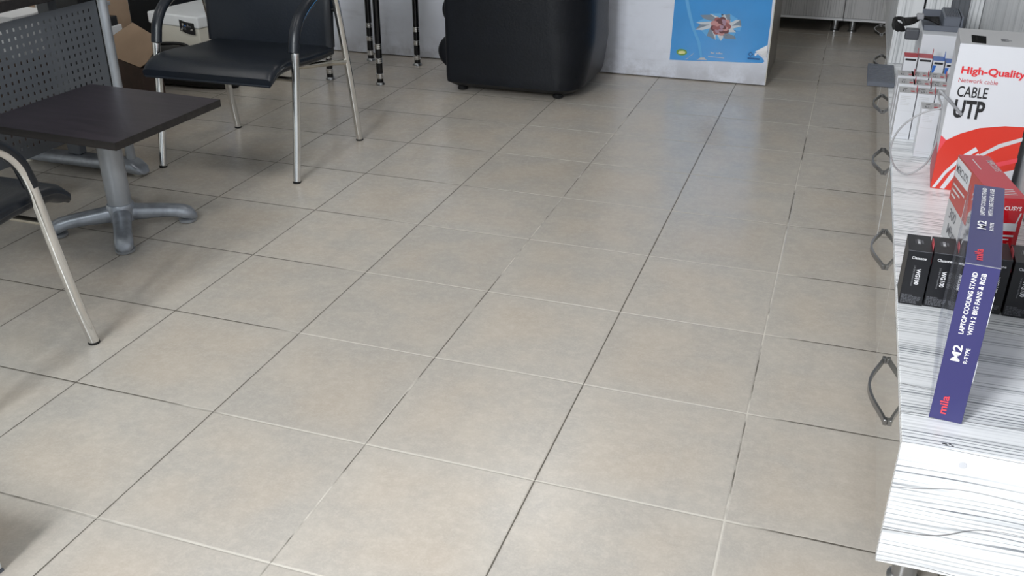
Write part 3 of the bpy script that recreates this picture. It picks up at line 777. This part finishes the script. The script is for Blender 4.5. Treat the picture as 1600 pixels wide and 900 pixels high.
# --- navy laptop stand box
t = thing('laptop_stand_box', 'tall navy box for a laptop cooling stand, on the white cabinet', 'box', (1.9195, .770, ZS), R(-6.6))
w, d, h = .0525, .388, .2955
b = BM(); box(b, 0, w, 0, d, 0, h, bev=.0008); o = obj('body', b, [m_navy, m_navyside], t)
for f in o.data.polygons:
    if f.normal.x < -.9: f.material_index = 1
def navy_print(o, u, v, L):
    k = L / .2955
    for nm, tx, a, c, hh, m, wd in (('brand_mark', 'mila', .0245, .013, .0125, m_coral, .036), ('lettering', 'M2', .0255, .118, .0135, m_inkwhite, .031), ('lettering', 'R-TYPE', .0375, .117, .0060, m_inkwhite, .029),
                                ('lettering', 'LAPTOP COOLING STAND', .0215, .170, .0072, m_inkwhite, .112), ('lettering', 'WITH 2 BIG FANS & RGB', .0345, .170, .0072, m_inkwhite, .112)):
        p = Print(o, u, v); p.text(tx, a, c * k, hh, m, wd * k, (0, 1), .02 if nm == 'brand_mark' or hh > .0065 else .015); p.build(nm, t)
navy_print((0, 0, 0), (1, 0, 0), (0, 0, 1), .2955)
navy_print((0, 0, h), (1, 0, 0), (0, 1, 0), .388)
p = Print((0, 0, 0), (1, 0, 0), (0, 0, 1))
p.rect(0, h - .0016, w, h, m_inkgrey, .0003)
p.build('edge_crease', t, 'pale worn fold line')
b = BM(); b.faces.new([b.verts.new(v) for v in ((-.0012, .0005, .002), (-.009, .384, .002), (-.009, .384, h - .004), (-.0012, .0005, h - .002))]); b.faces.new([b.verts.new(v) for v in ((-.009, .384, .002), (-.004, .3895, .002), (-.004, .3895, h - .004), (-.009, .384, h - .004))])
obj('plastic_sleeve', b, m_film, t, label='clear plastic film along the left side')
b = BM(); box(b, w, w + .0008, .0, .0015, .19, .245); box(b, w, w + .0008, .0, .0015, .085, .125); obj('paper_tear', b, m_paper, t, label='white torn strips on the right edge')

# --- black mouse boxes
def black_box():
    t = thing('mouse_box', 'leftmost black carton lettered WG100, at the cabinet front edge', 'box', (1.877, 1.203, ZS), 0, 'black cartons in a row')
    w, d, h = .0465, .088, .124
    b = BM(); box(b, 0, w, 0, d, 0, h, bev=.0007); obj('body', b, m_black, t)
    p = Print((0, 0, 0), (1, 0, 0), (0, 0, 1))
    p.text('Classone', .009, h - .0185, .0058, m_inkwhite, .028, (1, 0), .015)
    p.text('WG100', .0225, .0845, .0085, m_inkwhite, .036, (0, -1), .02)
    p.text('2.4 GHz Wireless Mouse', .0165, .091, .0034, m_inkgrey, .047, (0, -1))
    random.seed(11)
    for r in range(6):
        a = .003
        while a < (.022 if r < 1 else .036) - r * .0005:
            l = random.uniform(.003, .008); p.rect(a, .0215 - r * .0034, a + l, .0235 - r * .0034, m_inkdark); a += l + .0012
    p.rect(0, h - .0012, w, h, m_inkdark, .0003)
    p.build('lettering', t, 'white lettering on the front')
    p = Print((0, 0, h), (1, 0, 0), (0, 1, 0))
    p.rect(.0185, .036, .0245, .062, m_inkgrey); p.rect(.0195, .041, .0235, .050, m_inkpale, .0006); p.rect(.0265, .040, .0305, .058, m_inkdark); p.rect(.0145, .038, .0162, .060, m_inkdark)
    p.build('lettering', t, 'small grey print on the lid')
    b = BM()
    box(b, w + .0004, w + .0016, .004, .070, h - .028, h + .004)
    for v in b.verts:
        if v.co.z > h: v.co.z += .022 * (1 - abs(v.co.y - .037) / .05); v.co.y += .02 if v.co.y < .03 else -.02
    obj('hang_tab', b, [m_pinkred], t, label='thin red hanging tab')
    return t
bb = black_box()
spots = [(1.9265, 1.206, 'second black WG100 carton from the cabinet front edge'), (1.9775, 1.212, 'black carton hidden behind the tall navy box'), (2.0285, 1.214, 'black WG100 carton just right of the tall navy box'), (2.0795, 1.212, 'black WG100 carton nearest the wall')]
for x, y, l in spots:
    c = copy_tree(bb); c.location = (x, y, ZS); c['label'] = l

# --- red router box
t = thing('router_box', 'red and white router box standing askew behind the black cartons', 'box', (2.034, 1.350, ZS), math.atan2(.277, -.050) - math.pi / 2)
Lr, wr, h = .280, .068, .2045       # local: +y runs back along the left face, +x along the front
b = BM(); box(b, 0, wr, 0, Lr, 0, h, bev=.0008); obj('body', b, [m_boxred2], t)
p = Print((0, Lr, 0), (0, -1, 0), (0, 0, 1))
muted = M('muted_red_card', '#b04a44', .35)  # left side and a front patch in a greyer red than the body
p.rect(0, 0, Lr, h, muted, .0003)
p.poly([(0, 0), (Lr, 0), (Lr, .045), (.165, .085), (0, .095)], m_boxgrey, .0006)
p.rect(.004, h - .050, .118, h - .004, m_boxwhite, .0006)
p.text('MERCUSYS', .012, h - .036, .018, m_inkdark, .092, (1, 0), .01, .0010)
p.rect(.185, h - .058, .230, h - .014, m_boxgrey, .0006)
for k in range(3): p.rect(.012, h - .070 - k * .013, .105 - .03 * k, h - .065 - k * .013, m_inkpale, .0007)
p.rect(.118, h - .125, .121, h - .068, m_inkpale, .0007); p.rect(.165, h - .125, .168, h - .060, m_inkpale, .0007)
p.text('300', .030, .058, .024, m_inkdark, .052, (1, 0), .01, .0010); p.text('Mbps', .036, .020, .026, m_inkdark, .080, (1, 0), .01, .0010)
p.build('printed_panel', t, 'faded red and white printed side')
p = Print((0, 0, h), (1, 0, 0), (0, 1, 0))
p.rect(0, 0, wr, Lr, m_pinkred, .0003)  # pinkish glare on the top painted into its colour
p.text('MERCUSYS', .052, .245, .013, m_inkpale, .075, (0, -1), .01); p.rect(.022, .180, .0245, .250, m_inkpale)
for k in range(4): p.rect(.014, .02 + k * .010, .055, .024 + k * .010, m_inkpale, .0006)
p.build('printed_panel', t, 'red printed top with its pinkish glare painted in')
p = Print((0, 0, 0), (1, 0, 0), (0, 0, 1))
p.text('MERCUSYS', .005, h - .026, .0085, m_inkwhite, .056, (1, 0), .01)
p.rect(.026, h - .074, .060, h - .056, m_inkpale); p.poly([(.055, h - .060), (.058, h - .060), (.064, h - .032), (.061, h - .032)], m_inkpale); p.poly([(.028, h - .060), (.031, h - .060), (.026, h - .034), (.023, h - .034)], m_inkpale)
p.rect(.030, h - .087, .058, h - .083, m_inkpale); p.rect(.030, h - .095, .050, h - .092, m_inkpale)
p.poly([(.040, h - .13), (.048, h - .10), (.052, h - .10), (.060, h - .15), (.056, h - .16)], muted)
p.build('printed_panel', t, 'bright red front with router picture')

# --- network cable box
t = thing('network_cable_box', 'large white and red network cable carton against the striped wall', 'box', (1.973, 1.959, ZS), R(-2.6))
w, d, h = .194, .20, .396
b = BM(); box(b, 0, w, 0, d, 0, h, bev=.0015); obj('body', b, m_boxwhite, t)
p = Print((0, 0, 0), (1, 0, 0), (0, 0, 1))
p.text('High-Quality', .016, .320, .018, m_inkred, .152, (1, 0), .03)
p.text('Network cable', .014, .297, .0115, m_pinkred, .094, (1, 0), 0)
p.text('CABLE', .017, .259, .028, m_ink, .073, (1, 0), .012)
p.text('UTP', .017, .204, .046, m_ink, .074, (1, 0), .03)
top = [(0, .150), (.006, .146), (.015, .138), (.046, .160), (.089, .180), (.148, .192), (w, .194)]
p.poly([(0, 0), (w, 0)] + top[::-1], m_boxred, .0003)
p.poly([(0, .150), (.015, .138), (0, .100)], m_coral, .0005)
def band(pa, pb, m, l): p.poly(pa + pb[::-1], m, l)
band([(.004, .002), (.026, .050), (.058, .097), (.090, .128)], [(.012, .002), (.033, .046), (.064, .089), (.098, .118)], m_boxwhite, .0006)
band([(.024, .002), (.045, .050), (.075, .090), (.100, .112)], [(.036, .002), (.056, .046), (.086, .082), (.110, .100)], m_boxwhite, .0006)
band([(.102, .108), (.143, .142), (.196, .167)], [(.112, .106), (.149, .133), (.196, .156)], m_inkpale, .0006)
band([(.050, .002), (.085, .050), (.130, .085), (.196, .110)], [(.066, .002), (.10, .044), (.140, .074), (.196, .098)], m_coral, .0006)
band([(.078, .002), (.11, .036), (.15, .060), (.196, .078)], [(w, .002), (w, .04), (w, .06), (w, .076)], m_boxwhite, .0006)
p.build('printed_panel', t, 'white front with red swoosh and CABLE UTP lettering')
p = Print((0, 0, h), (1, 0, 0), (0, 1, 0))
p.poly([(.028, .020), (.062, .014), (.066, .110), (.030, .118)], m_blackgloss); p.rect(.10, .06, .118, .09, m_inkdark); p.rect(.11, .065, .125, .08, m_inkgrey, .0006)  # hand hole's dark inside painted as a flat black patch
p.rect(0, 0, w, d, m_boxgrey, .0002)
p.build('lid_print', t, 'grey lid with a hand hole painted black')
p = Print((0, d, 0), (0, -1, 0), (0, 0, 1)); p.rect(0, 0, d, .10, m_pinkred); p.rect(0, h - .05, d, h, m_boxgrey); p.build('printed_panel', t, 'red printed left side')
# grey patch cable hanging out of the carton
t = thing('patch_cable', 'thin grey cable looping beside the network cable carton', 'cable', (1.95, 2.0, ZS))
pts = [(2.011, 1.953, .554), (1.986, 1.948, .579), (1.962, 1.943, .602), (1.947, 1.955, .612), (1.950, 1.972, .590), (1.962, 1.985, .560), (1.932, 1.985, .548), (1.903, 1.99, .528), (1.876, 2.0, .496), (1.861, 2.01, .46), (1.858, 2.02, .416), (1.872, 2.03, .376), (1.893, 2.04, .352), (1.916, 2.04, .3468), (1.942, 2.04, .363), (1.961, 2.03, .395), (1.969, 2.015, .448), (1.967, 2.0, .507), (1.963, 1.990, .553)]
b = BM(); tube(b, smooth_pts([(x - 1.95, y - 2.0, z - ZS) for x, y, z in pts], 6), .0026, 10); obj('cable', b, m_cable, t, True)
b = BM(); tube(b, smooth_pts([(x - 1.95, y - 2.0, z - ZS) for x, y, z in pts[:4]], 4), .0040, 10); obj('cable_sleeve', b, m_inkgrey, t, True)

# --- small white cartons
def white_box():
    t = thing('charger_box', '', 'box', (0, 0, ZS), 0, 'small white cartons on the cabinet')
    w, d, h = .050, .075, .147
    b = BM(); box(b, 0, w, 0, d, 0, h, bev=.0007); obj('body', b, m_boxwhite, t)
    p = Print((0, 0, 0), (1, 0, 0), (0, 0, 1))
    random.seed(2)
    for r in range(6):
        a = .006
        p.rect(a, h - .012 - r * .0052, a + random.uniform(.016, .030), h - .0098 - r * .0052, m_inkpale)
    for r in range(2): p.rect(.004, .010 + r * .006, .044, .0118 + r * .006, m_inkpale)
    p.rect(.004, .090, .046, .0908, m_inkpale)
    p.build('lettering', t, 'fine grey print on the front')
    p = Print((0, 0, h), (1, 0, 0), (0, 1, 0))
    p.rect(0, 0, w, d, m_boxgrey, .0003)
    p.rect(.010, .014, .020, .034, m_ink); p.rect(.012, .018, .018, .030, m_inkpale, .0006); p.rect(.033, .014, .044, .032, m_pinkred); p.rect(.024, .016, .026, .032, m_inkgrey); p.rect(.012, .048, .024, .054, m_ink); p.rect(.034, .044, .042, .058, m_inkgrey)
    p.build('lid_print', t, 'grey lid with black and red squares')
    b = BM(); box(b, w + .0004, w + .0014, .006, .066, h - .020, h + .004)
    for v in b.verts:
        if v.co.z > h: v.co.z += .012; v.co.y += .018 if v.co.y < .03 else -.018
    obj('hang_tab', b, m_pinkred, t, label='thin pinkish hanging tab')
    return t
wb = None
rows = [(2.222, [1.936], ['front white carton inside the grey cable loop']),
        (2.392, [1.877, 1.9295, 1.982, 2.0345], ['white carton at the cabinet edge, left end of the second row', 'white carton behind the one inside the cable loop', 'third white carton of the second row, partly behind the cable carton', 'white carton of the second row hidden by the cable carton']),
        (2.502, [1.868, 1.9215, 1.975, 2.0285], ['white carton of the third row standing flush with the cabinet edge', 'second white carton of the third row from the cabinet edge', 'third white carton of the third row from the cabinet edge', 'white carton of the third row nearest the wall']),
        (2.612, [1.866, 1.9195, 1.973, 2.0265], ['rearmost small white carton at the cabinet edge', 'second rearmost small white carton from the cabinet edge', 'third rearmost small white carton from the cabinet edge', 'rearmost small white carton nearest the wall'])]
for y, xs, ls in rows:
    for k, (x, l) in enumerate(zip(xs, ls)):
        if wb is None: wb = white_box(); c = wb
        else: c = copy_tree(wb)
        x = max(x, XF + .001) + (0 if y > 2.3 else 0)
        c.location = (x, y + random.uniform(-.003, .003), ZS); c.rotation_euler = (0, 0, R(random.uniform(-1, 1))); c['label'] = l

# --- back row: white cartons with red or blue lids
def lid_box(x, y, w, mat, label, h=.168):
    t = thing('accessory_box', label, 'box', (x, y, ZS), 0, 'white cartons with coloured lids')
    d = .07
    b = BM(); box(b, 0, w, 0, d, 0, h, bev=.0007); obj('body', b, m_boxwhite, t)
    p = Print((0, 0, h), (1, 0, 0), (0, 1, 0)); p.rect(0, 0, w, d, mat, .0004); p.build('lid_print', t)
    p = Print((0, 0, 0), (1, 0, 0), (0, 0, 1)); p.rect(.004, h - .012, w - .004, h - .005, m_ink)
    if mat is m_blue: p.poly([(0, h - .016), (.012, h - .016), (.004, h - .05), (0, h - .05)], m_blue)
    p.build('lettering', t, 'black bar on the front')
    b = BM(); box(b, w + .0003, w + .0013, .02, .062, h - .02, h + .004)
    for v in b.verts:
        if v.co.z > h: v.co.z += .020; v.co.y += .012 if v.co.y < .04 else -.012
    obj('hang_tab', b, mat, t)
lid_box(1.897, 2.80, .042, m_pinkred, 'red-lidded white carton at the left end of the back row')
lid_box(1.943, 2.80, .044, m_pinkred, 'red-lidded white carton next to the blue-lidded ones')
lid_box(1.990, 2.79, .036, m_blue, 'blue-lidded white carton beside the red-lidded pair', .164)
lid_box(2.030, 2.785, .036, m_blue, 'blue-lidded white carton nearest the cable carton', .160)
# --- white carton with grey device and cables on top
t = carton('device_carton', 'plain white carton behind the small boxes, grey device on top', 'box', (1.951, 2.93, ZS), 0, .128, .30, .222, m_boxwhite)
t = thing('device_tray', 'grey ribbed plastic tray on the plain white carton, cables inside', 'device', (1.955, 3.00, ZS + .2226))
b = BM(); box(b, 0, .125, 0, .20, 0, .006); box(b, 0, .125, 0, .006, .006, .018); box(b, 0, .125, .194, .20, .006, .040); box(b, .119, .125, .006, .194, .006, .052)
obj('tray', b, m_greybox, t)
b = BM(); box(b, .062, .1185, .0065, .1935, .0065, .050, bev=.004)
for k in range(9): box(b, .066 + k * .0056, .0685 + k * .0056, .010, .190, .050, .0525)
obj('ribbed_cover', b, m_greybox, t)
t = thing('power_cable', 'black power cable and plugs spilling off the grey tray', 'cable', (1.955, 3.05, ZS + .224))
b = BM()
for k in range(4): tube(b, smooth_pts([(.055, .02 + .02 * k, .010 + .004 * k), (.02, .03 + .014 * k, .022), (-.01, .0 + .01 * k, .030), (-.04, -.045, .020 + .006 * k), (-.075, -.055 + .004 * k, .012 + .007 * k)], 5), .0045, 8)
obj('lead', b, m_rubber, t, True)
b = BM()
for k in range(7): tube(b, smooth_pts([(-.085 + .020 * math.cos(a + k * .8), -.058 + .012 * math.sin(a * 1.3 + k), .015 + .022 * math.sin(a + k * .5)) for a in (0, 1, 2, 3, 4)], 4), .0055, 8)
obj('cable_bundle', b, m_rubber, t, True)
b = BM(); box(b, -.060, -.012, -.075, -.040, -.034, .004, bev=.006, seg=2); obj('plug', b, m_plug, t)
b = BM(); box(b, -.030, -.004, -.030, -.004, .030, .050, bev=.004, seg=2); obj('plug', b, m_inkgrey, t)
# --- slate plate overhanging the cabinet front
t = thing('slate_tray', 'flat slate grey ribbed box overhanging the cabinet front edge', 'box', (1.797, 3.03, ZS))
b = BM(); box(b, 0, .098, 0, .295, 0, .018, bev=.002); obj('body', b, m_greybox, t)
b = BM()
for k in range(12): box(b, .006, .092, .012 + k * .0235, .020 + k * .0235, .018, .0192)
obj('rib', b, m_greybox, t)
